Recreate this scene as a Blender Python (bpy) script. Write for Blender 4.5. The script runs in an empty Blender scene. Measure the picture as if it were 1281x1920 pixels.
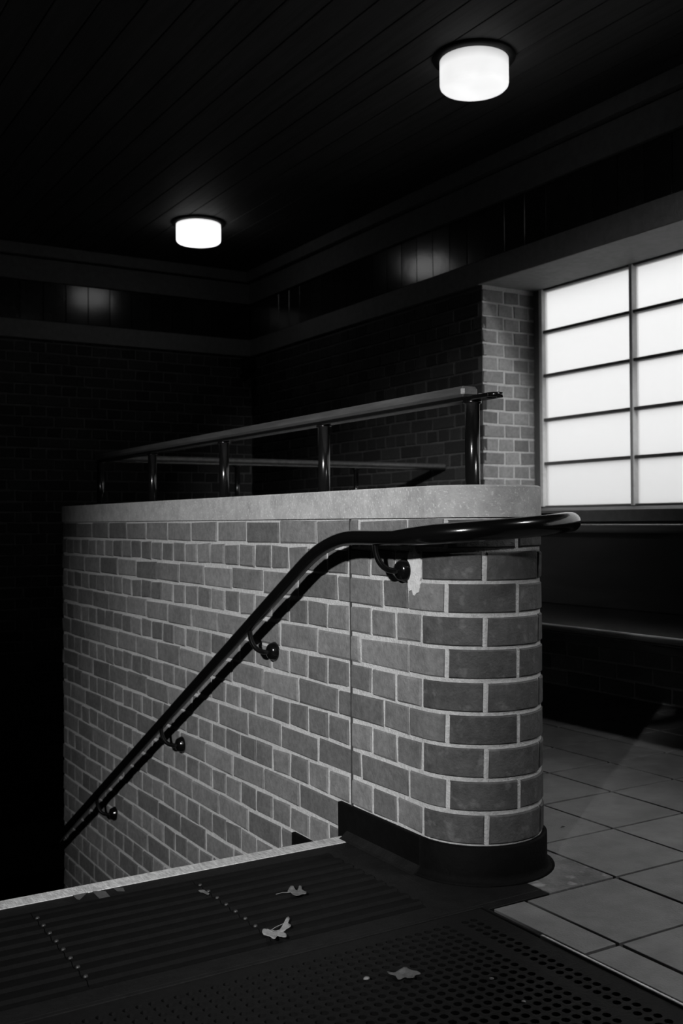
import bpy, math, random
from mathutils import Vector, Matrix
random.seed(7)
S = bpy.context.scene
COL = S.collection
# ------------------------------------------------------------------ camera
cam_d = bpy.data.cameras.new('camera'); cam = bpy.data.objects.new('camera', cam_d); COL.objects.link(cam)
CAM = Vector((0, 0, .843))
_y, _p, _r = math.radians(31.1733), math.radians(.5304), math.radians(-.4258)
_f = Vector((math.sin(_y)*math.cos(_p), math.cos(_y)*math.cos(_p), math.sin(_p)))
_rt = Vector((math.cos(_y), -math.sin(_y), 0)); _up = _rt.cross(_f)
_r2 = _rt*math.cos(_r)+_up*math.sin(_r); _u2 = -_rt*math.sin(_r)+_up*math.cos(_r)
cam.matrix_world = Matrix(((_r2.x, _u2.x, -_f.x, CAM.x), (_r2.y, _u2.y, -_f.y, CAM.y), (_r2.z, _u2.z, -_f.z, CAM.z), (0, 0, 0, 1)))
cam_d.sensor_fit = 'VERTICAL'; cam_d.sensor_height = 36; cam_d.lens = 1946.08/1920*36
cam_d.clip_start = .05
cam_d.dof.use_dof = True; cam_d.dof.focus_distance = 2.35; cam_d.dof.aperture_fstop = 7
S.camera = cam
# ------------------------------------------------------------------ world, exposure
S.view_settings.view_transform = 'Standard'; S.view_settings.look = 'None'
S.view_settings.exposure = 0; S.view_settings.gamma = 1
W = bpy.data.worlds.new('world'); S.world = W; W.use_nodes = True
nt = W.node_tree; bg = nt.nodes['Background']
tc = nt.nodes.new('ShaderNodeTexCoord'); sx = nt.nodes.new('ShaderNodeSeparateXYZ')
nt.links.new(tc.outputs['Generated'], sx.inputs[0])
cr = nt.nodes.new('ShaderNodeValToRGB'); nt.links.new(sx.outputs['Z'], cr.inputs[0])
cr.color_ramp.elements[0].position = 0; cr.color_ramp.elements[0].color = (.32, .32, .32, 1)
cr.color_ramp.elements[1].position = .6; cr.color_ramp.elements[1].color = (1, 1, 1, 1)
nt.links.new(cr.outputs[0], bg.inputs[0]); bg.inputs[1].default_value = 2.3
# key: ceiling downlight behind the camera on the stair side
KEY = Vector((-2.3, -1.0, 2.68)); AIM = Vector((1.5, 2.42, .60))
kd = bpy.data.lights.new('downlight_beam', 'SPOT'); kd.energy = 1720; kd.spot_size = math.radians(36); kd.spot_blend = 1.0
kd.shadow_soft_size = .11
ko = bpy.data.objects.new('downlight_beam', kd); COL.objects.link(ko); ko.location = KEY
ko.rotation_euler = (AIM-KEY).to_track_quat('-Z', 'Y').to_euler()

# added fill spot, unseen, brightening the window reveal
KEY2 = Vector((3.42, .60, 2.62)); AIM2 = Vector((3.95, 4.57, 1.45))
kd2 = bpy.data.lights.new('reveal_fill_beam', 'SPOT'); kd2.energy = 240; kd2.spot_size = math.radians(24); kd2.spot_blend = 1.0
kd2.shadow_soft_size = .08
ko2 = bpy.data.objects.new('reveal_fill_beam', kd2); COL.objects.link(ko2); ko2.location = KEY2
ko2.rotation_euler = (AIM2-KEY2).to_track_quat('-Z', 'Y').to_euler()

# third: the next ceiling lamp of the row over the tiles, just outside the frame
KEY3 = Vector((2.35, .62, 2.62))
kd3 = bpy.data.lights.new('hall_lamp_beam', 'SPOT'); kd3.energy = 95; kd3.spot_size = math.radians(130); kd3.spot_blend = .8
kd3.shadow_soft_size = .14
ko3 = bpy.data.objects.new('hall_lamp_beam', kd3); COL.objects.link(ko3); ko3.location = KEY3

# ------------------------------------------------------------------ materials
def mat(name, col, rough=.6, metal=0, var=0, obj_var=0, nscale=40, bump=0, bscale=120, spec=.5, speck=0, speck_scale=90,
        speck_col=.9, coat=0, stain=0, stain_scale=3, stretch=None):
    m = bpy.data.materials.new(name); m.use_nodes = True; t = m.node_tree; N = t.nodes; L = t.links
    b = N['Principled BSDF']; b.inputs['Roughness'].default_value = rough; b.inputs['Metallic'].default_value = metal
    b.inputs['Specular IOR Level'].default_value = spec; b.inputs['Coat Weight'].default_value = coat
    tcn = N.new('ShaderNodeTexCoord'); gm = N.new('ShaderNodeNewGeometry')
    pos = gm.outputs['Position']
    if stretch:
        mp = N.new('ShaderNodeMapping'); mp.inputs['Scale'].default_value = stretch; L.new(pos, mp.inputs[0]); pos = mp.outputs[0]
    def math_(op, a, b2, clamp=False):
        n = N.new('ShaderNodeMath'); n.operation = op; n.use_clamp = clamp
        for i, v in enumerate((a, b2)):
            if hasattr(v, 'links'): L.new(v, n.inputs[i])
            else: n.inputs[i].default_value = v
        return n.outputs[0]
    def noise(sc, det=4, rgh=.55):
        n = N.new('ShaderNodeTexNoise'); n.inputs['Scale'].default_value = sc; n.inputs['Detail'].default_value = det
        n.inputs['Roughness'].default_value = rgh; L.new(pos, n.inputs['Vector']); return n.outputs['Fac']
    val = col
    if var: val = math_('ADD', val, math_('MULTIPLY', math_('SUBTRACT', noise(nscale), .5), var*4*col))
    if obj_var:
        oi = N.new('ShaderNodeObjectInfo')
        rnd = math_('FRACT', math_('ADD', oi.outputs['Random'], gm.outputs['Random Per Island']), 0)
        val = math_('MULTIPLY', val, math_('ADD', 1-obj_var, math_('MULTIPLY', rnd, 2*obj_var)))
    if stain:
        s = noise(stain_scale, 6, .65); s = math_('MULTIPLY', math_('SUBTRACT', s, .5), 6*stain)
        val = math_('MULTIPLY', val, math_('ADD', s, 1))
    if speck:
        v = noise(speck_scale, 2, .5); v = math_('MULTIPLY', math_('SUBTRACT', v, .58), 9, True)
        val = math_('ADD', math_('MULTIPLY', val, math_('SUBTRACT', 1, math_('MULTIPLY', v, speck))), math_('MULTIPLY', v, speck*speck_col))
    val = math_('MAXIMUM', val, .001) if hasattr(val, 'links') else val
    if hasattr(val, 'links'):
        c = N.new('ShaderNodeCombineColor'); [L.new(val, c.inputs[i]) for i in range(3)]; L.new(c.outputs[0], b.inputs['Base Color'])
    else: b.inputs['Base Color'].default_value = (col, col, col, 1)
    if bump:
        bn = N.new('ShaderNodeBump'); bn.inputs['Strength'].default_value = bump; bn.inputs['Distance'].default_value = .004
        L.new(noise(bscale, 5, .6), bn.inputs['Height']); L.new(bn.outputs[0], b.inputs['Normal'])
    return m
M = {}
M['brick'] = mat('brick_clay', .135, .8, var=.22, obj_var=.30, nscale=60, bump=.6, bscale=160, spec=.25, stain=.15, stain_scale=14)
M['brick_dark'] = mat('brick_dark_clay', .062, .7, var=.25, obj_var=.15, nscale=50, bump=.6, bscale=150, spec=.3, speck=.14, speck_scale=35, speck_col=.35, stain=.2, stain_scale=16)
M['brick_pale'] = mat('brick_lit_clay', .20, .8, var=.22, obj_var=.30, nscale=60, bump=.6, bscale=160, spec=.25, stain=.10, stain_scale=9)  # brick lightened to paint in light on the reveal and under the bench
M['brick_darkest'] = mat('brick_darkest_clay', .045, .8, var=.2, obj_var=.3, nscale=60, bump=.5, bscale=150, spec=.2)  # darkest brick tone, on the far and window walls and the movement joint
M['mortar'] = mat('mortar', .46, .9, var=.22, nscale=90, bump=.9, bscale=230, spec=.2, speck=.25, speck_scale=160, speck_col=.5, stain=.05, stain_scale=5)
M['mortar_darker'] = mat('mortar_dark', .13, .9, var=.2, nscale=60, bump=.6, bscale=200, spec=.15)  # darker mortar tone of the far and window walls
M['coping'] = mat('terrazzo_coping', .36, .65, var=.18, nscale=30, bump=.45, bscale=200, spec=.35, speck=.45, speck_scale=150, speck_col=.7, stain=.16, stain_scale=11)
M['skirting'] = mat('black_bitumen', .0018, .75, var=.3, bump=.5, bscale=60, spec=.08)
M['apron'] = mat('worn_dark_screed', .16, .7, var=.3, nscale=18, bump=.8, bscale=110, spec=.2, speck=.6, speck_scale=26, speck_col=.42, stain=.28, stain_scale=8)
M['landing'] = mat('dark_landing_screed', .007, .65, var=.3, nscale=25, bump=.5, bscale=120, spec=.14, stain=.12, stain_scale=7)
M['tile'] = mat('quarry_tile', .175, .45, var=.22, obj_var=.10, nscale=16, bump=.3, bscale=190, spec=.4, stain=.12, stain_scale=7)
M['joint'] = mat('tile_joint', .012, .9, spec=.1)
M['nosing'] = mat('nosing_stone', .42, .8, var=.35, nscale=110, bump=.8, bscale=200, spec=.2, stretch=(1, .35, 1), stain=.1, stain_scale=14)
M['rib'] = mat('ribbed_rubber', .004, .65, var=.2, bump=.25, bscale=150, spec=.08)
M['rubber'] = mat('perforated_rubber', .006, .6, var=.2, nscale=60, bump=.25, bscale=200, spec=.14, stain=.05, stain_scale=9)
M['pit'] = mat('mat_well_dirt', .002, .9, spec=.05)
M['rail'] = mat('black_gloss_paint', .003, .16, bump=.03, bscale=60, spec=.5)
M['bronze'] = mat('worn_bronze', .05, .2, metal=.9, var=.2, nscale=30, bump=.05, bscale=90)
M['handgrip'] = mat('dull_bronze_rail', .11, .5, metal=.5, var=.3, nscale=60, bump=.3, bscale=130, stretch=(1, .1, 1))
M['brass'] = mat('brass_edging', .55, .35, metal=.8, var=.3, nscale=20, bump=.2, bscale=90)
M['rivet'] = mat('dull_stud', .03, .5, metal=.3)
M['plaster'] = mat('light_blocker_grey', .05, .85, var=.15, nscale=20, bump=.3, bscale=80)
M['stone_band'] = mat('stone_band', .19, .75, var=.15, nscale=25, bump=.3, bscale=120, spec=.3, stain=.06, stain_scale=3)
M['frieze'] = mat('glazed_frieze_tile', .02, .16, var=.2, obj_var=.2, nscale=9, bump=.12, bscale=9, spec=.6)
M['cornice'] = mat('cornice_plaster', .13, .75, var=.15, nscale=25, bump=.25, bscale=90, spec=.3)
M['plank'] = mat('ceiling_board', .045, .7, var=.25, obj_var=.12, nscale=30, bump=.3, bscale=70, stretch=(1, .06, 1), spec=.2)
M['steel'] = mat('window_steel_paint', .1, .5, var=.1, bump=.15, bscale=90)
M['steel_face'] = mat('window_upright_paint', .5, .5, var=.1)
M['gloss_wood'] = mat('black_varnished_wood', .008, .24, var=.3, nscale=15, bump=.08, bscale=50, stretch=(1, .1, 1), spec=.5)
M['sill'] = mat('sill_stone', .07, .7, var=.2, nscale=25, bump=.3, bscale=100)
M['gloss_edge'] = mat('worn_varnished_edge', .05, .16, spec=.7)
M['edge_highlight'] = mat('painted_edge_highlight', .42, .4, var=.3, nscale=30, stretch=(1, .2, 1))  # pale colour standing in for the glint on the seat edge
M['cap'] = mat('black_metal_ring', .006, .5, spec=.3)
M['leaf'] = mat('dry_leaf', .2, .7, var=.3, nscale=70, bump=.5, bscale=150)
M['leaf_dark'] = mat('dry_leaf_brown', .09, .7, var=.4, nscale=70, bump=.5, bscale=150)
M['tape'] = mat('dusty_tape', .055, .7, var=.3, nscale=90)
M['patch'] = mat('cement_patch', .55, .85, var=.15, nscale=50, bump=.6, bscale=150, stain=.06, stain_scale=20)
M['ground'] = mat('outdoor_paving', .3, .9, var=.1)

def shade_glow(name, strength):
    m = bpy.data.materials.new(name); m.use_nodes = True; t = m.node_tree; N = t.nodes; L = t.links; b = N['Principled BSDF']
    b.inputs['Base Color'].default_value = (.8, .8, .8, 1); b.inputs['Roughness'].default_value = .3
    n = N.new('ShaderNodeTexNoise'); n.inputs['Scale'].default_value = 9; tcn = N.new('ShaderNodeTexCoord'); L.new(tcn.outputs['Object'], n.inputs['Vector'])
    s = N.new('ShaderNodeSeparateXYZ'); L.new(tcn.outputs['Object'], s.inputs[0])
    mr = N.new('ShaderNodeMapRange'); L.new(s.outputs['Z'], mr.inputs[0]); mr.inputs[1].default_value = -.02; mr.inputs[2].default_value = -.06
    mr.inputs[3].default_value = .62; mr.inputs[4].default_value = 1.0
    mm = N.new('ShaderNodeMath'); mm.operation = 'MULTIPLY_ADD'; L.new(n.outputs['Fac'], mm.inputs[0]); mm.inputs[1].default_value = .25; mm.inputs[2].default_value = -.125
    a = N.new('ShaderNodeMath'); a.operation = 'ADD'; L.new(mr.outputs[0], a.inputs[0]); L.new(mm.outputs[0], a.inputs[1])
    k = N.new('ShaderNodeMath'); k.operation = 'MULTIPLY'; L.new(a.outputs[0], k.inputs[0]); k.inputs[1].default_value = strength
    b.inputs['Emission Color'].default_value = (1, 1, 1, 1); L.new(k.outputs[0], b.inputs['Emission Strength'])
    return m
M['opal'] = shade_glow('opal_glass_lit', .9); M['opal_bright'] = shade_glow('opal_glass_fully_lit', 1.5)
def frosted():
    m = bpy.data.materials.new('frosted_glass'); m.use_nodes = True; t = m.node_tree; N = t.nodes; L = t.links
    out = N['Material Output']; N.remove(N['Principled BSDF'])
    tr = N.new('ShaderNodeBsdfTranslucent'); tr.inputs[0].default_value = (.95, .95, .95, 1)
    rf = N.new('ShaderNodeBsdfRefraction'); rf.inputs['Roughness'].default_value = .6; rf.inputs['IOR'].default_value = 1.08
    gl = N.new('ShaderNodeBsdfGlossy'); gl.inputs['Roughness'].default_value = .35
    nz = N.new('ShaderNodeTexNoise'); nz.inputs['Scale'].default_value = 60; nz.inputs['Detail'].default_value = 5
    g = N.new('ShaderNodeNewGeometry'); L.new(g.outputs['Position'], nz.inputs['Vector'])
    bp = N.new('ShaderNodeBump'); bp.inputs['Strength'].default_value = .3; L.new(nz.outputs['Fac'], bp.inputs['Height'])
    for s in (tr, rf, gl): L.new(bp.outputs[0], s.inputs['Normal'])
    m1 = N.new('ShaderNodeMixShader'); m1.inputs[0].default_value = .55; L.new(tr.outputs[0], m1.inputs[1]); L.new(rf.outputs[0], m1.inputs[2])
    m2 = N.new('ShaderNodeMixShader'); m2.inputs[0].default_value = .05; L.new(m1.outputs[0], m2.inputs[1]); L.new(gl.outputs[0], m2.inputs[2])
    L.new(m2.outputs[0], out.inputs[0]); return m
M['frosted'] = frosted()

# ------------------------------------------------------------------ mesh helpers
class MB:
    def __init__(s): s.v = []; s.f = []; s.sm = []
    def add(s, vs, fs, smooth=False):
        o = len(s.v); s.v += [tuple(v) for v in vs]; s.f += [tuple(i+o for i in f) for f in fs]; s.sm += [smooth]*len(fs); return s
    def box(s, a, b, ch=0):
        x0, y0, z0 = a; x1, y1, z1 = b
        if ch <= 0:
            vs = [(x, y, z) for z in (z0, z1) for y in (y0, y1) for x in (x0, x1)]
            return s.add(vs, [(0, 2, 3, 1), (4, 5, 7, 6), (0, 1, 5, 4), (2, 6, 7, 3), (0, 4, 6, 2), (1, 3, 7, 5)])
        c = ch; vs = []; idx = {}
        for ix in (0, 1):
            for iy in (0, 1):
                for iz in (0, 1):
                    X = (x0, x1)[ix]; Y = (y0, y1)[iy]; Z = (z0, z1)[iz]
                    sx_, sy_, sz_ = (c, -c)[ix], (c, -c)[iy], (c, -c)[iz]
                    for ax, p in enumerate(((X, Y+sy_, Z+sz_), (X+sx_, Y, Z+sz_), (X+sx_, Y+sy_, Z))):
                        idx[(ix, iy, iz, ax)] = len(vs); vs.append(p)
        fs = []
        I = lambda *k: idx[k]
        for q in (0, 1):
            f0 = [I(q, 0, 0, 0), I(q, 1, 0, 0), I(q, 1, 1, 0), I(q, 0, 1, 0)]; fs.append(f0 if q else f0[::-1])
            f1 = [I(0, q, 0, 1), I(1, q, 0, 1), I(1, q, 1, 1), I(0, q, 1, 1)]; fs.append(f1[::-1] if q else f1)
            f2 = [I(0, 0, q, 2), I(1, 0, q, 2), I(1, 1, q, 2), I(0, 1, q, 2)]; fs.append(f2 if q else f2[::-1])
        for a in (0, 1):
            for b2 in (0, 1):
                fs.append((I(a, b2, 0, 0), I(a, b2, 1, 0), I(a, b2, 1, 1), I(a, b2, 0, 1)))
                fs.append((I(a, 0, b2, 0), I(a, 1, b2, 0), I(a, 1, b2, 2), I(a, 0, b2, 2)))
                fs.append((I(0, a, b2, 1), I(1, a, b2, 1), I(1, a, b2, 2), I(0, a, b2, 2)))
                for cc in (0, 1): fs.append((I(a, b2, cc, 0), I(a, b2, cc, 1), I(a, b2, cc, 2)))
        cen = Vector(((x0+x1)/2, (y0+y1)/2, (z0+z1)/2)); out = []
        for f in fs:
            p = [Vector(vs[i]) for i in f]; n = (p[1]-p[0]).cross(p[2]-p[0]); m_ = sum(p, Vector())/len(p)
            out.append(f if n.dot(m_-cen) > 0 else f[::-1])
        return s.add(vs, out)
    def prism(s, poly, z0, z1, smooth_side=False):
        n = len(poly); vs = [(x, y, z0) for x, y in poly]+[(x, y, z1) for x, y in poly]
        s.add(vs, [tuple(range(n-1, -1, -1)), tuple(range(n, 2*n))])
        s.add(vs, [(i, (i+1) % n, n+(i+1) % n, n+i) for i in range(n)], smooth_side); return s
    def tube(s, pts, rad, seg=16, cap=True, flat=1.0):
        pts = [Vector(p) for p in pts]; n = len(pts)
        if not isinstance(rad, (list, tuple)): rad = [rad]*n
        vs = []; pn = None
        for i, p in enumerate(pts):
            t = (pts[min(i+1, n-1)]-pts[max(i-1, 0)]).normalized()
            if pn is None:
                a = Vector((0, 0, 1)) if abs(t.z) < .9 else Vector((1, 0, 0)); pn = (a-t*a.dot(t)).normalized()
            else: pn = (pn-t*pn.dot(t)).normalized()
            q = t.cross(pn)
            for k in range(seg):
                an = 2*math.pi*k/seg; vs.append(p+pn*math.cos(an)*rad[i]*flat+q*math.sin(an)*rad[i])
        fs = [(i*seg+k, i*seg+(k+1) % seg, (i+1)*seg+(k+1) % seg, (i+1)*seg+k) for i in range(n-1) for k in range(seg)]
        s.add(vs, fs, True)
        if cap:
            s.add([vs[k] for k in range(seg)], [tuple(range(seg-1, -1, -1))]); s.add([vs[(n-1)*seg+k] for k in range(seg)], [tuple(range(seg))])
        return s
    def lathe(s, prof, seg=40, o=(0, 0, 0), axis='z'):
        vs = []
        for r_, h_ in prof:
            for k in range(seg):
                an = 2*math.pi*k/seg; a, b_ = r_*math.cos(an), r_*math.sin(an)
                vs.append({'z': (o[0]+a, o[1]+b_, o[2]+h_), 'x': (o[0]+h_, o[1]+a, o[2]+b_)}[axis])
        fs = [(i*seg+k, i*seg+(k+1) % seg, (i+1)*seg+(k+1) % seg, (i+1)*seg+k) for i in range(len(prof)-1) for k in range(seg)]
        return s.add(vs, fs, True)
    def mesh(s, name, m):
        me = bpy.data.meshes.new(name); me.from_pydata(s.v, [], s.f); me.polygons.foreach_set('use_smooth', s.sm)
        if m: me.materials.append(M[m])
        me.update(); return me
    def build(s, name, m, parent=None, loc=None):
        return link(name, s.mesh(name, m), parent, loc)
def link(name, me, parent=None, loc=None):
    o = bpy.data.objects.new(name, me); COL.objects.link(o)
    if parent: o.parent = parent
    if loc is not None: o.location = loc
    return o
def tag(o, label=None, cat=None, group=None, kind=None):
    for k, v in (('label', label), ('category', cat), ('group', group), ('kind', kind)):
        if v: o[k] = v
    return o
def empty(name, loc=(0, 0, 0)):
    o = bpy.data.objects.new(name, None); COL.objects.link(o); o.location = loc; o.empty_display_size = .05; return o
def struct(o, label=None): o['kind'] = 'structure'; return tag(o, label)

# brick piece: local u (x), v (z, up) centred, outward = -y ; back at y=+depth
def brick_mesh(w, h, seed, m, depth=.03):
    rr = random.Random(seed); c = .0035; j = lambda a=.0034: rr.uniform(-a, a)
    x, z = w/2, h/2
    b = [(-x, depth, -z), (x, depth, -z), (x, depth, z), (-x, depth, z)]
    e = [(-x+j(), c, -z+j()), (x+j(), c, -z+j()), (x+j(), c, z+j()), (-x+j(), c, z+j())]
    t = j(.0012)
    g = [(-x+c+j(), t, -z+c+j(.001)), (j(.02), t+j(.0008), -z+c+j(.001)), (x-c+j(), t, -z+c+j(.001)), (x-c+j(), t, z-c+j(.001)), (j(.02), t+j(.0008), z-c+j(.001)), (-x+c+j(), t, z-c+j(.001))]
    mb = MB(); mb.add(b+e+g, [(0, 1, 5, 4), (1, 2, 6, 5), (2, 3, 7, 6), (3, 0, 4, 7),
                              (4, 5, 10, 9, 8), (5, 6, 11, 10), (6, 7, 13, 12, 11), (7, 4, 8, 13), (8, 9, 12, 13), (9, 10, 11, 12)])
    return mb.mesh('brick', m)
_bm = {}
def get_brick(w, h, m):
    key = (round(w, 3), round(h, 3), m); l = _bm.setdefault(key, [])
    if len(l) < 7: l.append(brick_mesh(w, h, int(w*1e4)+int(h*1e4)*7+len(m)*13+len(l)*31, m)); return l[-1]
    return random.choice(l)
def lay(parent, pieces, limit=300, stuff_mat='brick'):
    """pieces: (mesh, location, rotz) ; the nearest `limit` are parts, the rest one stuff part"""
    pieces.sort(key=lambda p: (Vector(p[1])-CAM).length)
    for me, loc, rz in pieces[:limit]:
        o = bpy.data.objects.new('brick', me); o.parent = parent; o.location = loc; o.rotation_euler = (0, 0, rz); COL.objects.link(o)
    rest = pieces[limit:]
    if rest:
        mb = MB()
        for me, loc, rz in rest:
            c, s_ = math.cos(rz), math.sin(rz)
            mb.add([(v.co.x*c-v.co.y*s_+loc[0], v.co.x*s_+v.co.y*c+loc[1], v.co.z+loc[2]) for v in me.vertices], [tuple(p.vertices) for p in me.polygons])
        tag(mb.build('brickwork', stuff_mat, parent), kind='stuff')
HC, ZC, HP = .0765, .851, .1125          # course height, datum, header pitch
def bond(k, u0, u1, ph=0.0):
    """brick spans along u for course k (even: stretchers, odd: headers)"""
    out = []; step = HP if k % 2 else 2*HP
    off = (ph if k % 2 else ph+(1.5 if (k//2) % 2 == 0 else .5)*HP)
    n0 = math.floor((u0-off)/step)-1; a = off+n0*step
    while a < u1:
        lo, hi = max(a, u0), min(a+step, u1)
        if hi-lo > .035: out.append((lo+(.005 if lo > u0 else 0), hi-(.005 if hi < u1 else 0)))
        a += step
    return out
def flat_wall(parent, origin, rz, u0, u1, k0, k1, m, ph=0, keep=None, limit=300):
    """face through origin; local +u = direction rz; outward = rotated -y"""
    c, s_ = math.cos(rz), math.sin(rz); ps = []
    for k in range(k0, k1):
        zt = ZC-k*HC-.005; zb = ZC-(k+1)*HC+.005
        for a, b in bond(k, u0, u1, ph):
            um = (a+b)/2
            if keep and not keep(um, (zt+zb)/2): continue
            ps.append((get_brick(b-a, zt-zb-random.choice((0, .001)), m), (origin[0]+c*um, origin[1]+s_*um, (zt+zb)/2+random.uniform(-.0012, .0012)), rz))
    lay(parent, ps, limit, m)

# ------------------------------------------------------------------ large structure
XB, YN = 1.4526, 2.375                     # stair face of parapet, top nosing
XW, XG = 3.70, 4.10                        # window wall face, glass plane
YF, ZCL = 7.5, 2.835
XL, YB, ZL = -3.2, -4.0, -1.65
# upper floor slab (L around the stair void) with dark joint bed
fl = MB()
fl.box((XL, YB, -.25), (XB, YN-.035, -.012)); fl.box((XB, YB, -.25), (XW, YN-.04, -.012)); fl.box((XB+.1, YN-.04, -.25), (XW, 4.93, -.012))
floor = struct(fl.build('floor', 'joint'), 'floor of dark landing screed and pale square quarry tiles')
T = .28122; TX, TY = 1.538, 1.4886
def tile(x0, y0, x1, y1):
    w, d = x1-x0-.009, y1-y0-.009
    key = ('tile', round(w, 2), round(d, 2)); me = _bm.get(key)
    if me is None:
        me = MB().box((-w/2, -d/2, -.012), (w/2, d/2, 0), .0009).mesh('tile', 'tile'); _bm[key] = me
    o = link('tile', me, floor, ((x0+x1)/2, (y0+y1)/2, random.uniform(-.0006, .0006))); o.rotation_euler = (random.uniform(-.001, .001), random.uniform(-.001, .001), 0)
for i in range(-1, 8):
    for j in range(-12, 13):
        x0, x1 = TX+i*T, TX+(i+1)*T; y0, y1 = TY+j*T, TY+(j+1)*T
        if i == -1: x0 = 1.443
        x1 = min(x1, XW)
        if y0 > 4.84: continue
        y1 = min(y1, 4.85)
        if x1 <= 1.82 and y1 > 1.78: continue            # apron and parapet stand here
        if x1-x0 < .03 or y1-y0 < .03: continue
        tile(x0, y0, x1, y1)
# landing screed, apron round the parapet foot
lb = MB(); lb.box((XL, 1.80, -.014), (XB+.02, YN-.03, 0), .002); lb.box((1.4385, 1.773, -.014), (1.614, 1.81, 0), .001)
lb.build('landing_slab', 'landing', floor)
MB().box((1.40, 1.80, -.012), (1.615, 2.05, .0008), .001).build('apron_slab', 'landing', floor)
ap = MB(); ap.box((1.615, 1.773, -.012), (1.815, 2.048, .001), .001)
ap.build('apron_slab', 'apron', floor); MB().box((1.777, 2.052, -.012), (1.815, 4.85, -.0005), .001).build('apron_strip', 'apron', floor)
MB().box((XL, YB, -.03), (1.43, 1.79, -.018)).build('mat_well', 'pit', floor)
MB().box((XL, YB, -.25), (1.43, 1.79, -.03)).build('mat_well_bed', 'pit', floor)
# nosing at the head of the stair
ns = MB(); ns.box((XL, 2.334, -.035), (XB-.012, 2.392, .0015), .004)
struct(ns.build('trim_1', 'nosing'), 'pale worn stone nosing along the head of the stair')
# lower landing
struct(MB().box((XL, 5.0, ZL-.2), (XW+.4, YF, ZL)).build('floor', 'landing'), 'dark half landing at the foot of the stair flight')
# staircase
st = empty('staircase', (0, YN, 0)); tag(st, 'dark stair flight dropping away beyond the pale nosing', 'stairs'); 
for n in range(1, 11):
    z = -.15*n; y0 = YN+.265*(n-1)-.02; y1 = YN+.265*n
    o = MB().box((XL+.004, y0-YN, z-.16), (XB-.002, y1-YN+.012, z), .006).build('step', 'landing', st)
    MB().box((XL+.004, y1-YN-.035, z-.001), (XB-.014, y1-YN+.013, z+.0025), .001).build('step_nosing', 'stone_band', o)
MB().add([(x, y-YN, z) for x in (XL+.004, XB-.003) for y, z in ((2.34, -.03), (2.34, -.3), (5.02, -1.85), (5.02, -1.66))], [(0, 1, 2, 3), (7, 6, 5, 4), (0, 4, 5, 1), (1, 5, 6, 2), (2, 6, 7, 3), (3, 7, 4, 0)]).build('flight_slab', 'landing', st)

# shell walls
def slab(name, a, b, m, label=None): return struct(MB().box(a, b).build(name, m), label)
slab('wall_left', (XL-.2, YB, -2.2), (XL, YF, ZCL), 'plaster', 'grey rendered wall at the left of the stair')
slab('wall_near', (XL, YB-.2, -.3), (XG, YB, ZCL), 'plaster', 'grey rendered wall behind the viewer')
far = slab('wall_far', (XL, YF+.005, -2.0), (XG+.3, YF+.25, ZCL), 'mortar_darker', 'dark brick wall across the far end of the hall')
wr = MB(); f_ = XW+.005
wr.box((f_, 4.578, -2.0), (XG+.06, YF+.005, 2.175)); wr.box((f_, YB, -.3), (XG+.06, 4.578, .86))
wr.box((f_, YB, .86), (XG+.06, -.6, 2.175)); wr.box((f_, YB, 2.175), (XG+.06, YF+.005, ZCL))
wright = struct(wr.build('wall_right', 'mortar_darker'), 'dark brick window wall at the right with stone bands above')
ceil = slab('ceiling', (XL, YB, ZCL+.012), (XG+.3, YF, ZCL+.2), 'cap', 'dark boarded ceiling')
PW = .152; n = 0; x = XW-.002
while x > XL:
    x0 = max(x-PW, XL)
    MB().box((x0+.002, YB, ZCL), (x-.002, YF, ZCL+.013), .002).build('plank', 'plank', ceil); x -= PW
# brickwork of far wall and window wall
flat_wall(far, (0, YF, 0), 0, 1.2, XW-.002, -18, 28, 'brick_darkest', ph=.03, limit=300)
flat_wall(wright, (XW, 0, 0), -math.pi/2, -YF+.002, -4.573, -17, 1, 'brick_darkest', ph=-.0477, limit=190)      # u = -y
def sill_keep(u, z): return z < .34
MB().box((XW+.004, .9, -.01), (XW+.02, 4.57, .45)).build('lower_mortar', 'mortar', wright)
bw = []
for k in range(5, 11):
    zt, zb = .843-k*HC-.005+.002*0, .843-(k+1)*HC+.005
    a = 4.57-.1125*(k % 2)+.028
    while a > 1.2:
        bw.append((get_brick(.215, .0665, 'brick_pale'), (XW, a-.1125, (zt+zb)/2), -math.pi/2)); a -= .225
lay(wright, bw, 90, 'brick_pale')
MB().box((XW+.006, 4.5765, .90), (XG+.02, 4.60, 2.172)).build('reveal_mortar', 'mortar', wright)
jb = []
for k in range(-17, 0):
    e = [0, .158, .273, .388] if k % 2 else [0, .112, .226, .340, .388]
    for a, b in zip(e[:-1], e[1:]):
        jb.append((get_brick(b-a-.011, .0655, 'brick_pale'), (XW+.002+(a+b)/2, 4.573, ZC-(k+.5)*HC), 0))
lay(wright, jb, 80, 'brick_pale')
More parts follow.
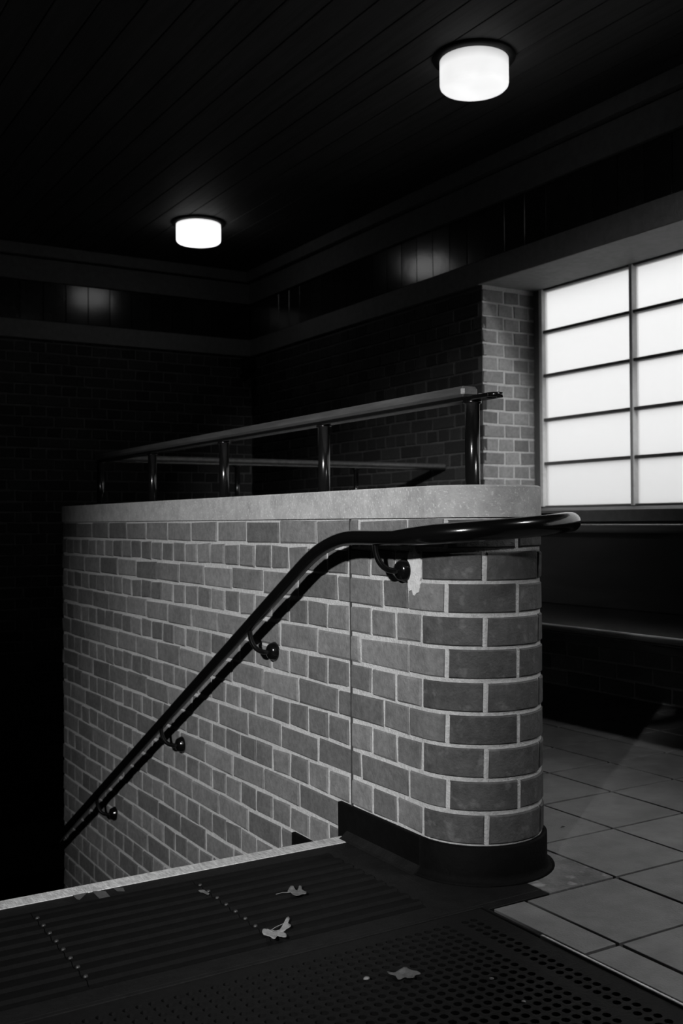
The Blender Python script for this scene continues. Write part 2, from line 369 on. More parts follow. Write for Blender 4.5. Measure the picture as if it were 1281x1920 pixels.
# stone band, frieze, cornice (window wall and far wall)
def band(name, z0, z1, out, m, trim, seg=None, label=None):
    mb = MB(); mb.box((XW-out, YB, z0), (XW+.02, YF-out, z1), .003); mb.box((XL, YF-out, z0), (XW+.02, YF+.02, z1), .003)
    return struct(mb.build(trim, m), label)
b1 = MB(); b1.box((XW-.02, YB, 2.170), (XG+.02, 4.5735, 2.302), .003); b1.box((XW-.02, 4.574, 2.170), (XW+.03, YF, 2.302), .003); b1.box((XL, YF-.02, 2.170), (XW, YF+.03, 2.302), .003)
struct(b1.build('trim_2', 'stone_band'), 'plain stone lintel band over the window and along the dark brick')
band('c', 2.585, 2.745, .035, 'cornice', 'trim_3', label='lower step of the plaster cornice')
band('c', 2.752, 2.834, .075, 'cornice', 'trim_4', label='upper step of the plaster cornice under the ceiling')
tm = [MB().box((-.0805, 0, -.139), (.0805, .014, .139), .0012).mesh('frieze_tile', 'frieze') for _ in range(1)]
fz = MB(); fz.box((XW-.001, YB, 2.302), (XW+.02, YF, 2.586)); fz.box((XL, YF-.001, 2.302), (XW, YF+.02, 2.586)); fr = struct(fz.build('trim_5', 'cap'), 'glazed tile frieze between stone band and cornice')
y = YF-.09
while y > 1.0:
    o = link('frieze_tile', tm[0], fr, (XW-.012, y, 2.4435)); o.rotation_euler = (random.uniform(-.012, .012), 0, -math.pi/2+random.uniform(-.008, .008)); y -= .165
x = XW-.1
while x > 1.2:
    o = link('frieze_tile', tm[0], fr, (x, YF-.012, 2.4435)); o.rotation_euler = (random.uniform(-.012, .012), 0, random.uniform(-.008, .008)); x -= .165

# ------------------------------------------------------------------ window
win = struct(MB().box((XG-.02, 4.505, .90), (XG+.03, 4.573, 2.175), .003).build('window_1', 'steel'), 'steel framed window of frosted panes')
wf = MB(); wf.box((XG-.02, -.6, 2.158), (XG+.03, 4.573, 2.175), .003); wf.box((XG-.02, -.6, .90), (XG+.03, 4.573, .925), .003); wf.box((XG-.02, -.65, .90), (XG+.03, -.58, 2.175))
wf.build('window_frame', 'steel', win)
MB().box((XG-.034, 4.487, .92), (XG-.005, 4.512, 2.168), .002).build('frame_face', 'steel_face', win)
rows = [.923, 1.166, 1.417, 1.670, 1.921, 2.162]
ym = [4.505-.688*i for i in range(8)]
for yy in ym[1:]:
    MB().box((XG-.032, yy-.0105, .915), (XG+.02, yy+.0105, 2.168), .002).build('mullion', 'steel_face', win)
for zz in rows[1:-1]:
    for i in range(7):
        MB().box((XG-.024, ym[i+1]+.010, zz-.0085), (XG+.02, ym[i]-.010, zz+.0085), .002).build('glazing_bar', 'steel', win)
for r_ in range(5):
    for i in range(7):
        MB().box((XG+.002, ym[i+1]+.008, rows[r_]+.004), (XG+.007, ym[i]-.008, rows[r_+1]-.004)).build('pane', 'frosted', win)
sl = MB(); sl.add([(XW-.03, y_, z_) for y_ in (-.6, 4.56) for z_ in (.835, .89)]+[(XG+.02, y_, z_) for y_ in (-.6, 4.56) for z_ in (.835, .915)],
                  [(0, 2, 3, 1), (1, 3, 7, 5), (0, 4, 6, 2), (4, 5, 7, 6), (0, 1, 5, 4), (2, 6, 7, 3)])
sl.build('window_sill', 'sill', win)
# outdoors: paving and an added low wall that darkens the lower panes
struct(MB().box((XG+.35, -12, -.3), (30, 20, -.1)).build('floor', 'ground'), 'paved ground outside the window')
struct(MB().box((12, -12, -.1), (12.3, 20, 1.6)).build('wall_pane_shade', 'ground'), 'low wall added outside the window to darken its lower panes')

# ------------------------------------------------------------------ brick parapet
TH = .328; R = TH/2; CX, CY = XB+R, 2.037; YE = 5.03; YL = 4.85
def outline(d, yend=YE):
    r_ = R-d; p = [(XB+d, YE-d), (XB+d, CY)]
    for i in range(1, 24):
        a = math.pi*i/24; p.append((CX-r_*math.cos(a), CY-r_*math.sin(a)))
    p += [(XB+TH-d, CY), (XB+TH-d, YL+d), (XW, YL+d), (XW, YE-d)]
    return p[::-1]
def fix(poly):                       # make CCW
    a = sum(poly[i][0]*poly[(i+1) % len(poly)][1]-poly[(i+1) % len(poly)][0]*poly[i][1] for i in range(len(poly)))
    return poly if a > 0 else poly[::-1]
cm = MB(); po = fix(outline(.0042)); cm.prism(po, -1.9, ZC-.001)
par = cm.build('brick_parapet', 'mortar')
tag(par, 'brick parapet with rounded end and pale coping beside the stair', 'parapet')
# straight stair-side face: u runs with -y ; outward -x -> rz such that (c,s)=(0,-1), outward = (-sin... )
def keep_face(u, z):
    y = -u; return z > -.10-(y-YN)*.566-.15 and z > -1.6 and (z > .09 or y > 2.42)
y0_ = 2.3713
ps = []
for k in range(0, 34):
    zt, zb = ZC-k*HC-.005, ZC-(k+1)*HC+.005
    if k % 2: edges = [CY]+[y0_+HP*i for i in range(-2, 30)]
    else:
        off = 1.5 if (k//2) % 2 == 0 else .5
        e = [y0_+HP*(off+2*i) for i in range(-2, 16)]; e = [v for v in e if v > y0_-2.2*HP]; edges = [y0_-2.5*HP]+e
    edges = [v for v in edges if v < YE-.02]+[YE]
    for a, b in zip(edges[:-1], edges[1:]):
        ym_, zm = (a+b)/2, (zt+zb)/2
        if b-a < .03: continue
        if ym_ < 2.42 and zm < .088: continue
        if zm < -.19-(ym_-YN)*.566: continue
        w = b-a-.010-(random.choice((0, .0015)))
        ps.append((get_brick(w, zt-zb-random.choice((0, .001, .002)), 'brick'), (XB, ym_, zm+random.uniform(-.0015, .0015)), -math.pi/2))
# curved bricks, shared across courses
def arc_brick(s0, s1, seed, m='brick_dark', h=.0665):
    rr = random.Random(seed); n = 7; c = .0035; vs = []; j = lambda a=.0012: rr.uniform(-a, a)
    a0, a1 = (s0+.005)/R, (s1-.005)/R
    def P(a, r_, z):
        if a < 0: return (CX-r_, CY-a*R, z)
        return (CX-r_*math.cos(a), CY-r_*math.sin(a), z)
    rt, rb = j(.0006), j(.0006); ht, hb = h/2+j(), -h/2+j()
    for i in range(n+1):
        t = i/n; a = a0+(a1-a0)*t; ai = a0+(a1-a0)*min(max(t, .02), .98)
        vs += [P(a, R-.03, hb), P(a, R-c, hb), P(ai, R+rb, hb+c+j(.0005)), P(ai, R+rt, ht-c+j(.0005)), P(a, R-c, ht), P(a, R-.03, ht)]
    fs = []
    for i in range(n):
        for q in range(6): fs.append((i*6+q, (i+1)*6+q, (i+1)*6+(q+1) % 6, i*6+(q+1) % 6)[::-1])
    fs += [tuple(range(6)), tuple(n*6+q for q in range(5, -1, -1))]
    mb = MB(); mb.add(vs, fs); return mb.mesh('brick', m)
A3 = math.pi*R/3; sets_h = [(0, A3), (A3, 2*A3), (2*A3, 3*A3)]
sets_s = [(-.5*HP+.0-.0005, .0785), (.0785, .2577), (.2577, .4365), (.4365, math.pi*R)]
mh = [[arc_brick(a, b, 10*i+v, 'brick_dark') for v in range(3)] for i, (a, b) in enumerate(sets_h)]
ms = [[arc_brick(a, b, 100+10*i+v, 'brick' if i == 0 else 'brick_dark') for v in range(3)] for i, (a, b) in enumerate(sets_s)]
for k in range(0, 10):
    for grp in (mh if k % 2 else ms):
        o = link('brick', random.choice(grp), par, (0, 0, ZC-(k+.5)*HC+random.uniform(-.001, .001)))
lay(par, ps, 268, 'brick')
# inner faces (seen only from the hall side)
pin = []
for k in range(0, 10):
    for a, b in bond(k, CY+.002, YL-.004, .02): pin.append((get_brick(b-a, .0655, 'brick'), (XB+TH, (a+b)/2, ZC-(k+.5)*HC), math.pi/2))
    for a, b in bond(k, XB+TH+.004, XW, .02): pin.append((get_brick(b-a, .0655, 'brick'), ((a+b)/2, YL, ZC-(k+.5)*HC), 0))
for k in range(0, 32):
    for a, b in bond(k, -XW, -XB, .0): pin.append((get_brick(b-a, .0655, 'brick'), (-(a+b)/2, YE, ZC-(k+.5)*HC), math.pi))
lay(par, pin, 0, 'brick')
# coping slabs
def ring(d, ya, yb):
    r_ = R-d
    return r_
def slab_poly(ya, yb): return [(XB-.001, ya), (XB+TH+.001, ya), (XB+TH+.001, yb), (XB-.001, yb)]
def coping(poly, z0=ZC, z1=.927):
    mb = MB(); poly = fix(poly); n = len(poly); c = .004
    cen = (sum(p[0] for p in poly)/n, sum(p[1] for p in poly)/n)
    ins = []
    for p in poly:
        d = Vector((cen[0]-p[0], cen[1]-p[1])); d = d.normalized()*c*1.3; ins.append((p[0]+d.x, p[1]+d.y))
    vs = [(x, y, z0) for x, y in poly]+[(x, y, z1-c) for x, y in poly]+[(x, y, z1) for x, y in ins]
    mb.add(vs, [tuple(range(n-1, -1, -1)), tuple(range(2*n, 3*n))]+[(i, (i+1) % n, n+(i+1) % n, n+i) for i in range(n)]+[(n+i, n+(i+1) % n, 2*n+(i+1) % n, 2*n+i) for i in range(n)])
    return mb.build('coping_stone', 'coping', par)
endp = [(XB-.001, 2.3595)]+[(CX-(R+.001)*math.cos(math.pi*i/28), CY-(R+.001)*math.sin(math.pi*i/28)) for i in range(29)]+[(XB+TH+.001, 2.3595)]
coping(endp); coping(slab_poly(2.3615, 3.2150)); coping(slab_poly(3.2170, 4.0710)); coping(slab_poly(4.0730, 5.031))
coping([(XB+TH+.002, YL-.001), (2.7, YL-.001), (2.7, YE+.001), (XB+TH+.002, YE+.001)]); coping([(2.702, YL-.001), (XW, YL-.001), (XW, YE+.001), (2.702, YE+.001)])
# bitumen skirting: landing level then stepping down the flight
SK = .008
MB().box((XB-SK, CY, -.30), (XB+.006, 2.42, .086), .002).build('skirting', 'skirting', par)
sk = MB(); n = 24; vs = []
for i in range(n+1):
    a = math.pi*i/n; cA, sA = math.cos(a), math.sin(a)
    for r_, z in ((R-.006, .0), (R+SK+.018, .0012), (R+SK+.010, .004), (R+SK+.003, .010), (R+SK, .020), (R+SK, .082), (R+SK-.004, .086), (R-.006, .086)):
        vs.append((CX-r_*cA, CY-r_*sA, z))
sk.add(vs, [(i*8+q, (i+1)*8+q, (i+1)*8+(q+1) % 8, i*8+(q+1) % 8) for i in range(n) for q in range(8)], True); sk.add(vs, [tuple(range(8)), tuple(n*8+q for q in range(7, -1, -1))])
sk.build('skirting', 'skirting', par)
cv = MB(); pr_ = [(-.006, 0), (.034, .0012), (.026, .004), (.018, .010), (SK, .018), (SK-.002, .03), (-.006, .03)]
vs = [(XB-d, y, z) for y in (CY, YN-.002) for d, z in pr_]; cv.add(vs, [(q, 7+q, 7+(q+1) % 7, (q+1) % 7) for q in range(7)]+[tuple(range(6, -1, -1)), tuple(range(7, 14))])
cv.build('cove', 'landing', par)
for i in range(1, 11):
    MB().box((XB-SK, 2.42+.265*(i-1)-.004, -.15*i-.17), (XB+.006, min(2.42+.265*i, YE-.005), .086-.15*i), .002).build('skirting', 'skirting', par)
# vertical movement joint down the wall and cement patch by the top bracket
MB().box((XB-.0012, 2.357, .03), (XB+.004, 2.3605, ZC)).build('movement_joint', 'brick_darkest', par)
pt = MB(); rr = random.Random(3); ring_ = []
for i in range(26):
    a = 2*math.pi*i/26; rad_ = 1+rr.uniform(-.14, .14); ring_.append((2.062+.030*math.cos(a)*rad_, .722+.056*math.sin(a)*rad_))
vs = [(XB-.0035, 2.062, .722)]+[(XB-.0022, y, z) for y, z in ring_]+[(XB+.004, y, z) for y, z in ring_]
pt.add(vs, [(0, 1+(i+1) % 26, 1+i) for i in range(26)]+[(1+i, 1+(i+1) % 26, 27+(i+1) % 26, 27+i) for i in range(26)])
pt.build('cement_patch', 'patch', par)

# ------------------------------------------------------------------ stair handrail
hr = empty('stair_handrail', (XB-.07, 2.04, .80)); O = hr.location.copy()
tag(hr, 'black gloss tubular handrail descending along the brick parapet and wrapping its rounded end', 'handrail')
XR = XB-.07; SL = -.5695; zr = lambda y: .537+SL*(y-2.819)
path = []; y = 4.97
while y > 2.55: path.append((XR, y, zr(y))); y -= .15
yc = 2.354; zl = .803                                                     # knee
a_ = Vector((XR, 2.50, zr(2.50))); b_ = Vector((XR, yc, zl)); c_ = Vector((XR, 2.215, zl))
for i in range(0, 13):
    t = i/12; path.append(tuple(a_*(1-t)**2+b_*2*t*(1-t)+c_*t*t))
path += [(XR, 2.16, .803), (XR, 2.12, .803), (XR, 2.08, .8035)]
rads = [.0185]*len(path)
RR = .236
for i in range(0, 31):
    a = math.pi*i/30; t = i/30
    path.append((CX-RR*math.cos(a), CY-RR*math.sin(a), .804+.034*min(1, t*1.5))); rads.append(.0185+.0055*min(1, t*6))
for yy in (2.1, 2.3, 2.6): path.append((CX+RR, yy, .838)); rads.append(.024)
path += [(CX+RR-.012, 2.66, .838), (CX+RR-.045, 2.69, .838), (CX+R, 2.695, .838)]; rads += [.024, .024, .024]
MB().tube([Vector(p)-O for p in path], rads, 20).build('rail', 'rail', hr)
def bracket(parent, P, top):
    """rose on wall at P, arm curls out and up to rail underside at `top`"""
    p = Vector(P)-O; t = Vector(top)-O
    br = MB(); br.lathe([(.0, -.024), (.012, -.0235), (.02, -.021), (.0245, -.015), (.027, -.007), (.029, -.003), (.029, .0), (.0, .0)], 24, p, 'x')
    root = br.build('bracket', 'rail', parent)
    pts = []; q0 = p+Vector((-.012, 0, 0)); q3 = t
    q1 = Vector((t.x+.01, p.y, p.z-.006)); q2 = Vector((t.x, t.y, p.z+.02))
    for i in range(15):
        s_ = i/14; pts.append(q0*(1-s_)**3+q1*3*s_*(1-s_)**2+q2*3*s_*s_*(1-s_)+q3*s_**3)
    MB().tube(pts, .0075, 12).build('arm', 'rail', root)
bracket(hr, (XB, 2.797, .452), (XR, 2.825, zr(2.825)-.012))
bracket(hr, (XB, 3.528, .040), (XR, 3.556, zr(3.556)-.012))
bracket(hr, (XB, 4.270, -.385), (XR, 4.300, zr(4.300)-.012))
bracket(hr, (XB, 2.102, .722), (XR, 2.128, .790))

# ------------------------------------------------------------------ guard railing on the coping
gr = empty('guard_railing', (CX, CY, .927)); G = gr.location.copy(); YG = 4.94
tag(gr, 'bronze post and flat rail guard railing standing on the parapet coping', 'railing')
def post(x, y, r_=.0185):
    mb = MB(); mb.lathe([(0, 0), (.026, 0), (.026, .004), (r_, .006), (r_, .206), (.0235, .208), (.0235, .214), (0, .214)], 28, (x-G.x, y-G.y, 0)); return mb.build('post', 'bronze', gr)
for i in range(4): post(CX, 2.04+.7345*i)
post(CX, YG)
for i in range(1, 3): post(CX+.735*i, YG, .014)
def railbar(name, m, w, z0, z1, ya, xb_, ch=.004):
    mb = MB(); mb.box((-w/2, ya-G.y, z0-G.z), (w/2, YG+w/2-G.y, z1-G.z), ch); mb.box((w/2, YG-w/2-G.y, z0-G.z), (xb_-G.x, YG+w/2-G.y, z1-G.z), ch); return mb.build(name, m, gr)
railbar('rail', 'handgrip', .052, 1.152, 1.179, 2.045, XW, .007)
fb = MB(); fb.box((-.02, CY-.085-G.y, 1.1405-G.z), (.02, YG-G.y, 1.152-G.z), .002); fb.box((.02, YG-.02-G.y, 1.1405-G.z), (XW-G.x, YG+.02-G.y, 1.152-G.z), .002)
fb.lathe([(0, 0), (.02, 0), (.02, .0115), (0, .0115)], 20, (0, CY-.085-G.y, 1.1405-G.z)); fb.build('flat_bar', 'bronze', gr)
MB().lathe([(0, 0), (.006, 0), (.005, .004), (0, .005)], 14, (0, CY-.03-G.y, 1.152-G.z)).build('screw', 'brass', gr)

# ------------------------------------------------------------------ ceiling lamps
def ceiling_lamp(x, y, label, glass='opal'):
    e = empty('ceiling_lamp', (x, y, ZCL)); tag(e, label, 'lamp', None)
    MB().lathe([(0, 0), (.176, 0), (.178, -.004), (.176, -.012), (.155, -.016), (.150, -.018), (0, -.018)], 56).build('mounting_ring', 'cap', e)
    MB().lathe([(.1475, -.016), (.1475, -.05), (.1475, -.117), (.145, -.127), (.138, -.134), (.12, -.137), (0, -.1375)], 56).build('glass_shade', glass, e)
    return e
lamps = [(2.80, 3.50, 'lit opal drum ceiling lamp, the nearer and larger one at upper right'), (2.755, 6.36, 'lit opal drum ceiling lamp, the farther and smaller one at upper left', 'opal_bright')]
for l in lamps: ceiling_lamp(*l)
# downlight fixture of the key beam (outside the frame)
dl = empty('ceiling_downlight', (KEY.x, KEY.y, ZCL)); tag(dl, 'black round ceiling downlight behind the viewer above the stair side', 'lamp')
MB().lathe([(0, 0), (.17, 0), (.17, -.10), (.16, -.10), (.16, -.03), (0, -.03)], 40).build('housing', 'cap', dl)

ceiling_lamp(KEY3.x, KEY3.y, 'opal drum ceiling lamp above the tiles beside the viewer, outside the picture')
blocker = MB().box((-1.25, -.85, .001), (-.95, -.185, ZCL-.001), .01).build('wall_light_blocker', 'plaster'); struct(blocker, 'unseen grey pier added to keep the stair downlight off the tiles')  # added out of view to block the stair downlight from the tiles
d2 = empty('ceiling_downlight', (KEY2.x, KEY2.y, ZCL)); tag(d2, 'unseen downlight added to brighten the window reveal', 'lamp')  # housing that only serves the added reveal spot
MB().lathe([(0, 0), (.13, 0), (.13, -.10), (.12, -.10), (.12, -.03), (0, -.03)], 40).build('housing', 'cap', d2)

# ------------------------------------------------------------------ bench against the window wall
bn = empty('bench', (3.35, 3.0, 0)); tag(bn, 'black varnished bench with high back along the wall under the window', 'bench')
def bx(name, a, b, ch=.004, m='gloss_wood', par_=bn): return MB().box((a[0]-3.35, a[1]-3.0, a[2]), (b[0]-3.35, b[1]-3.0, b[2]), ch).build(name, m, par_)
bx('seat', (2.925, -.5, .385), (3.69, 4.70, .42), .005)
bx('apron_board', (2.96, -.5, .345), (2.99, 4.70, .385), .003)
bx('backrest', (3.64, -.5, .42), (3.695, 4.70, .80), .004)
bx('top_rail', (3.60, -.5, .795), (3.698, 4.70, .822), .009)
MB().tube([(2.925-3.35, -.5-3, .407), (2.925-3.35, 4.70-3, .407)], .0135, 16).build('front_edge', 'gloss_edge', bn)
MB().tube([(2.916-3.35, -.5-3, .4165), (2.916-3.35, 4.70-3, .4165)], .0045, 10).build('seat_highlight', 'edge_highlight', bn)  # thin pale tube paints the highlight along the seat front
MB().tube([(3.575-3.35, -.5-3, .800), (3.575-3.35, 4.70-3, .800)], .022, 20).build('rounded_edge', 'gloss_edge', bn)
for yy in (-.3, 1.4, 4.55): bx('leg', (3.13, yy-.03, 0), (3.18, yy+.03, .386), .003)

# ------------------------------------------------------------------ mats
def ribbed(x0, x1, label):
    e = MB(); w = x1-x0; prof = [(1.852, 0)]
    y = 1.866
    for i in range(8):
        prof += [(y, .0018), (y+.006, .0075), (y+.020, .0075), (y+.026, .0018)]; y += .0478
    prof += [(2.252, .0018), (2.258, .005), (2.272, .005), (2.278, 0)]
    n_ = len(prof); vs = [(x, py-2.06, pz+.0006) for x in (x0, x1-.002) for py, pz in prof]
    vs = [(v[0]-(x0+x1)/2, v[1], v[2]) for v in vs]
    e.add(vs, [(i, n_+i, n_+i+1, i+1) for i in range(n_-1)]+[tuple(range(n_)), tuple(range(2*n_-1, n_-1, -1)), (0, n_-1, 2*n_-1, n_)])
    o = e.build('ribbed_mat', 'rib', None, ((x0+x1)/2, 2.06, 0)); tag(o, label, 'mat', 'ribbed mats at the head of the stair')
    y = 1.866+.036
    for i in range(8):
        MB().lathe([(.0048, .0024), (.0045, .0048), (.003, .0062), (0, .0067)], 12, (-w/2+.006, y-2.06, .0)).build('stud', 'rivet', o); y += .0478
xs = [1.331-.374*i for i in range(8)]
labs = ['rightmost ribbed black rubber mat, a small pale leaf lying on it', 'second ribbed black rubber mat from the parapet, below the shredded tape', 'third ribbed black rubber mat from the parapet, at the left edge']
labs += ['fourth ribbed black rubber mat from the parapet, just outside the picture', 'fifth ribbed black rubber mat from the parapet, outside the picture']
for i in range(5):
    ribbed(xs[i+1], xs[i], labs[i])
# perforated mat
def perforated():
    p = .0238; hr_ = .0082; x_hi, y_hi = 1.426, 1.786; nx, ny = 46, 40; mb = MB(); cols = []; x = 1.373
    cols = [1.373, 1.350]+[1.3015-p*i for i in range(nx)]
    rws = [1.742-p*i for i in range(ny)]
    xe = [x_hi]+[(a+b)/2 for a, b in zip(cols[:-1], cols[1:])]+[cols[-1]-p/2]
    ye = [y_hi]+[(a+b)/2 for a, b in zip(rws[:-1], rws[1:])]+[rws[-1]-p/2]
    zt = -.001; zb = -.010
    ox, oy = 1.0, 1.4
    for i, cx in enumerate(cols):
        for j_, cy in enumerate(rws):
            xa, xb2, ya, yb2 = xe[i+1], xe[i], ye[j_+1], ye[j_]
            sq = [(xb2, cy), (xb2, yb2), (cx, yb2), (xa, yb2), (xa, cy), (xa, ya), (cx, ya), (xb2, ya)]
            ci = [(cx+hr_*math.cos(math.pi/4*q), cy+hr_*math.sin(math.pi/4*q)) for q in range(8)]
            z_ = zt+random.uniform(-.0002, .0002)*0
            vs = [(a-ox, b-oy, z_) for a, b in sq]+[(a-ox, b-oy, z_-.0003) for a, b in ci]+[(a-ox, b-oy, zb) for a, b in ci]
            fs = [(q, (q+1) % 8, 8+(q+1) % 8, 8+q) for q in range(8)]+[(8+q, 8+(q+1) % 8, 16+(q+1) % 8, 16+q) for q in range(8)]
            mb.add(vs, fs)
    xa, yb_ = xe[-1], ye[-1]
    # outer skirt and continuation towards the viewer
    mb.add([(x_hi-ox, y_hi-oy, zt), (x_hi-ox, -1.0-oy, zt), (x_hi-ox, -1.0-oy, -.018), (x_hi-ox, y_hi-oy, -.018), (-1.5-ox, y_hi-oy, zt), (-1.5-ox, y_hi-oy, -.018)], [(0, 3, 2, 1), (0, 4, 5, 3)])
    mb.add([(x_hi-ox, yb_-oy, zt), (-1.5-ox, yb_-oy, zt), (-1.5-ox, -1.0-oy, zt), (x_hi-ox, -1.0-oy, zt)], [(0, 1, 2, 3)])
    mb.add([(xa-ox, y_hi-oy, zt), (-1.5-ox, y_hi-oy, zt), (-1.5-ox, yb_-oy, zt), (xa-ox, yb_-oy, zt)], [(0, 1, 2, 3)])
    return mb.build('perforated_mat', 'rubber', None, (ox, oy, 0))
pm = perforated(); tag(pm, 'large perforated black rubber entrance mat beside the pale tiles', 'mat')
# matt bed under it is the mat well; brass edging against the tiles
be = MB(); be.box((1.430, -1.0, -.018), (1.4375, 1.60, .0035), .0012)
tag(be.build('edging_strip', 'brass'), 'thin bright metal edging strip between perforated mat and tiles', 'edging')
ed = MB(); ed.box((1.430, 1.602, -.018), (1.4375, 1.788, .001), .0012); ed.box((XL, 1.788, -.018), (1.4375, 1.80, .0008), .001)
struct(ed.build('trim_6', 'landing'), 'dark edging of the mat well')

# ------------------------------------------------------------------ leaves and litter
def lobed(outline_, seed, curl=.0025, rot=0, stem=None):
    """thin lobed blade from an outline in metres: dished, slightly wavy, with a raised midrib"""
    rr = random.Random(seed); c, s_ = math.cos(rot), math.sin(rot); pts = []
    n_ = len(outline_)
    for i in range(n_):                                   # round the outline off
        a, b = Vector(outline_[i]), Vector(outline_[(i+1) % n_]); pts += [a*.8+b*.2, a*.2+b*.8]
    n_ = len(pts); mb = MB(); cen = sum(pts, Vector((0, 0)))/n_; vs = []
    rings = (1, .82, .5)
    for dz in (0, -.0007):
        for q in rings:
            for i, p in enumerate(pts):
                v = cen+(p-cen)*q; z = .0022+curl*(v.length/.04)**1.6+.0012*math.sin(v.x*160+seed)*math.cos(v.y*140)+(.0010 if abs(v.y) < .003 else 0)
                vs.append((v.x, v.y, z+dz))
        vs.append((cen.x, cen.y, .0024+dz))
    m_ = 3*n_+1; fs = []
    for i in range(n_):
        j = (i+1) % n_
        for q in (0, 1):
            fs.append((q*n_+i, q*n_+j, (q+1)*n_+j, (q+1)*n_+i)); fs.append((m_+q*n_+i, m_+(q+1)*n_+i, m_+(q+1)*n_+j, m_+q*n_+j))
        fs.append((2*n_+i, 2*n_+j, 3*n_)); fs.append((m_+2*n_+j, m_+2*n_+i, m_+3*n_)); fs.append((i, m_+i, m_+j, j))
    mb.add(vs, fs, True)
    if stem: mb.tube([(stem[0][0], stem[0][1], .003), ((stem[0][0]+stem[1][0])/2, (stem[0][1]+stem[1][1])/2+.001, .004), (stem[1][0], stem[1][1], .002)], .0008, 6)
    return mb
def leaf(loc, ol, seed, m, label, stem=None, curl=.0025):
    o = lobed(ol, seed, curl, 0, stem).build('fallen_leaf', m, None, loc); tag(o, label, 'leaf', 'fallen leaves on the mats'); return o
leaf((0.9823, 1.8843, .0072), [(-0.0316, 0.0115), (-0.0216, 0.0255), (-0.0136, 0.0261), (-0.0154, 0.0094), (-0.0133, -0.0), (-0.0074, 0.0084), (0.0017, 0.0083), (0.0117, 0.0085), (0.0269, 0.0238), (0.0422, 0.0437), (0.0475, 0.0446), (0.0447, 0.0336), (0.0327, 0.0201), (0.0352, 0.0102), (0.027, -0.0011), (0.0143, -0.0029), (0.0082, -0.0055), (0.0044, -0.0271), (-0.0035, -0.0418), (-0.0101, -0.04), (-0.0113, -0.0252), (-0.0116, -0.0171), (-0.0266, -0.0389), (-0.0318, -0.0357), (-0.0306, -0.0248), (-0.0328, -0.0116), (-0.0355, -0.002)], 4, 'leaf', 'largest pale lobed dry leaf, lying near the lower edge of the ribbed mats', ((-.030, .002), (.040, .036)), .004)
leaf((1.1240, 2.0655, .0072), [(-0.0197, 0.0083), (0.0003, 0.0328), (0.0088, 0.0325), (0.0011, 0.012), (0.0055, 0.0043), (0.0204, 0.0251), (0.0248, 0.0224), (0.0152, 0.0031), (0.0159, -0.0172), (0.0073, -0.0314), (-0.0003, -0.0217), (-0.0081, -0.0266), (-0.0175, -0.0284), (-0.0187, -0.015), (-0.0153, -0.0024), (-0.0196, 0.0022)], 9, 'leaf_dark', 'small grey lobed leaf with a thin stem on the ribbed mat nearest the parapet', ((-.018, .002), (-.048, .010)), .004)
leaf((1.0949, 1.5970, -.001), [(-0.0225, 0.0254), (-0.0112, 0.0156), (-0.0003, 0.0183), (0.0201, 0.0259), (0.0195, 0.0058), (0.0267, -0.0082), (0.0256, -0.0182), (0.0138, -0.0135), (0.0054, -0.0254), (-0.0049, -0.0189), (-0.0027, -0.0071), (-0.0245, -0.0171), (-0.0194, 0.0034), (-0.0255, 0.0139)], 17, 'leaf_dark', 'crumpled dim leaf lying on the perforated mat', None, .006)
leaf((0.9454, 2.1729, .0072), [(-0.0076, 0.0183), (0.0056, 0.0149), (0.0073, 0.0038), (0.0051, -0.0195), (-0.0014, -0.0232), (-0.0012, -0.0007), (-0.0078, 0.0065)], 23, 'leaf_dark', 'tiny dark curled leaf between two ribbed mats close to the nosing', None, .003)
def crumb(loc, r_, label, m='leaf_dark'):
    rr = random.Random(int(loc[0]*1000)); mb = MB(); mb.lathe([(0, 0), (r_, .001), (r_*.9, r_*.5), (r_*.4, r_*.8), (0, r_*.75)], 9)
    mb.v = [(x*(1+rr.uniform(-.25, .25)), y*(1+rr.uniform(-.25, .25)), z) for x, y, z in mb.v]
    tag(mb.build('litter_crumb', m, None, loc), label, 'litter', 'crumbs on the perforated mat')
crumb((1.028, 1.623, -.001), .006, 'small pale crumb just left of the crumpled leaf on the perforated mat', 'leaf')
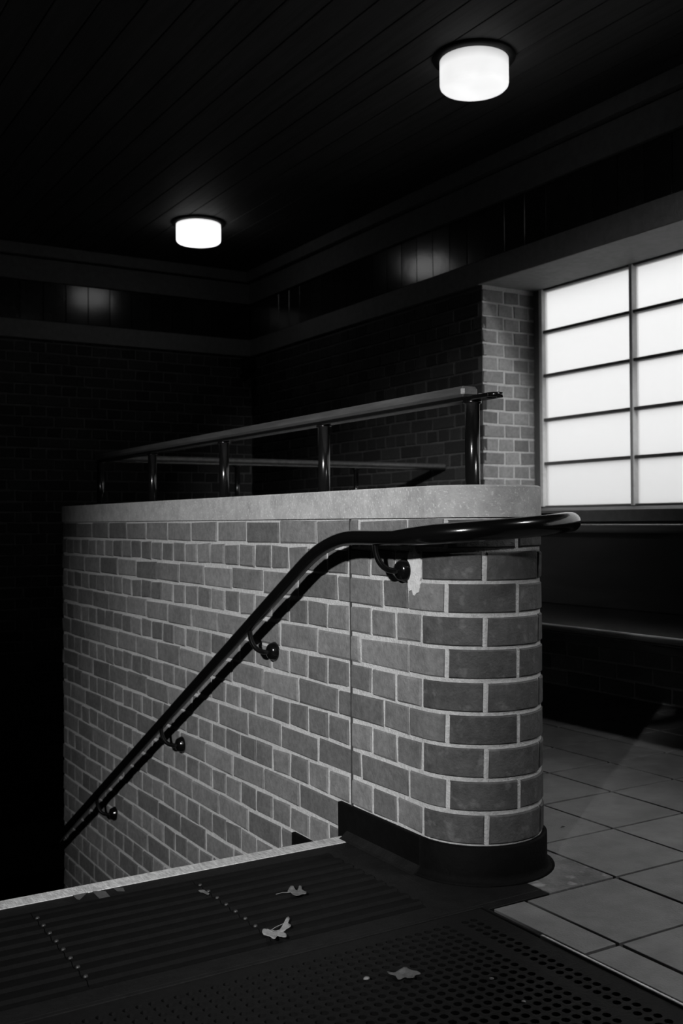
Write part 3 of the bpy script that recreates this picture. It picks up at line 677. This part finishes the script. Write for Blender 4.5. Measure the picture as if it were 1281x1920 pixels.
crumb((1.222, 1.50, -.001), .005, 'dim crumb right of the crumpled leaf on the perforated mat')
crumb((1.212, 1.40, -.001), .004, 'tiny crumb nearest the viewer on the perforated mat', 'leaf')
tp = MB()
for poly_ in (
        [(-0.0096, 0.0313), (0.0163, 0.0149), (0.0124, -0.0567), (-0.0104, -0.0519)],
        [(-0.0548, 0.0299), (-0.0104, 0.0288), (-0.0201, 0.0279), (-0.0495, -0.0078), (-0.0546, 0.0002)],
        [(0.0379, 0.0227), (0.0586, 0.0137), (0.0539, -0.0089), (0.0396, 0.0001)],
        ):
    tp.prism(fix(poly_), 0, .0007)
tag(tp.build('tape_scrap', 'tape', None, (.75, 2.31, .0004)), 'torn grey tape scraps stuck behind the pale nosing', 'tape')
for x_, y_, l_, a_ in ((2.09, 2.335, .018, 20), (1.99, 2.13, .016, 0), (1.86, 1.42, .016, 15)):
    mb = MB().tube([(-l_/2, 0, .0012), (0, .0015, .0022), (l_/2, 0, .0012)], [.0005, .002, .0005], 8)
    o = mb.build('leaf_fragment', 'leaf_dark', None, (x_, y_, .0003)); o.rotation_euler = (0, 0, math.radians(a_))
    tag(o, {2.09: 'dark seed-like fragment on the tiles, farthest from the viewer', 1.99: 'dark seed-like fragment on the tile nearest the rounded parapet end', 1.86: 'dark sliver on the tile at the right edge'}[x_], 'litter', 'dark fragments on the tiles')

# ------------------------------------------------------------------ camera fixture in the far corner
cc = empty('security_camera', (3.62, 7.38, 2.10)); tag(cc, 'small dark security camera on an arm high in the far corner', 'camera')
MB().box((-.02, .03, -.04), (.078, .118, .05), .006).build('wall_plate', 'cap', cc)
MB().tube([(.02, .06, 0), (-.01, 0, -.02), (-.05, -.04, -.06)], .012, 12).build('arm', 'cap', cc)
MB().tube([(.0, -.01, -.08), (-.04, -.05, -.10), (-.10, -.12, -.13)], [.03, .034, .034], 18).build('housing', 'bronze', cc)
MB().tube([(-.097, -.117, -.129), (-.108, -.130, -.1345)], [.022, .022], 18).build('lens', 'gloss_wood', cc)
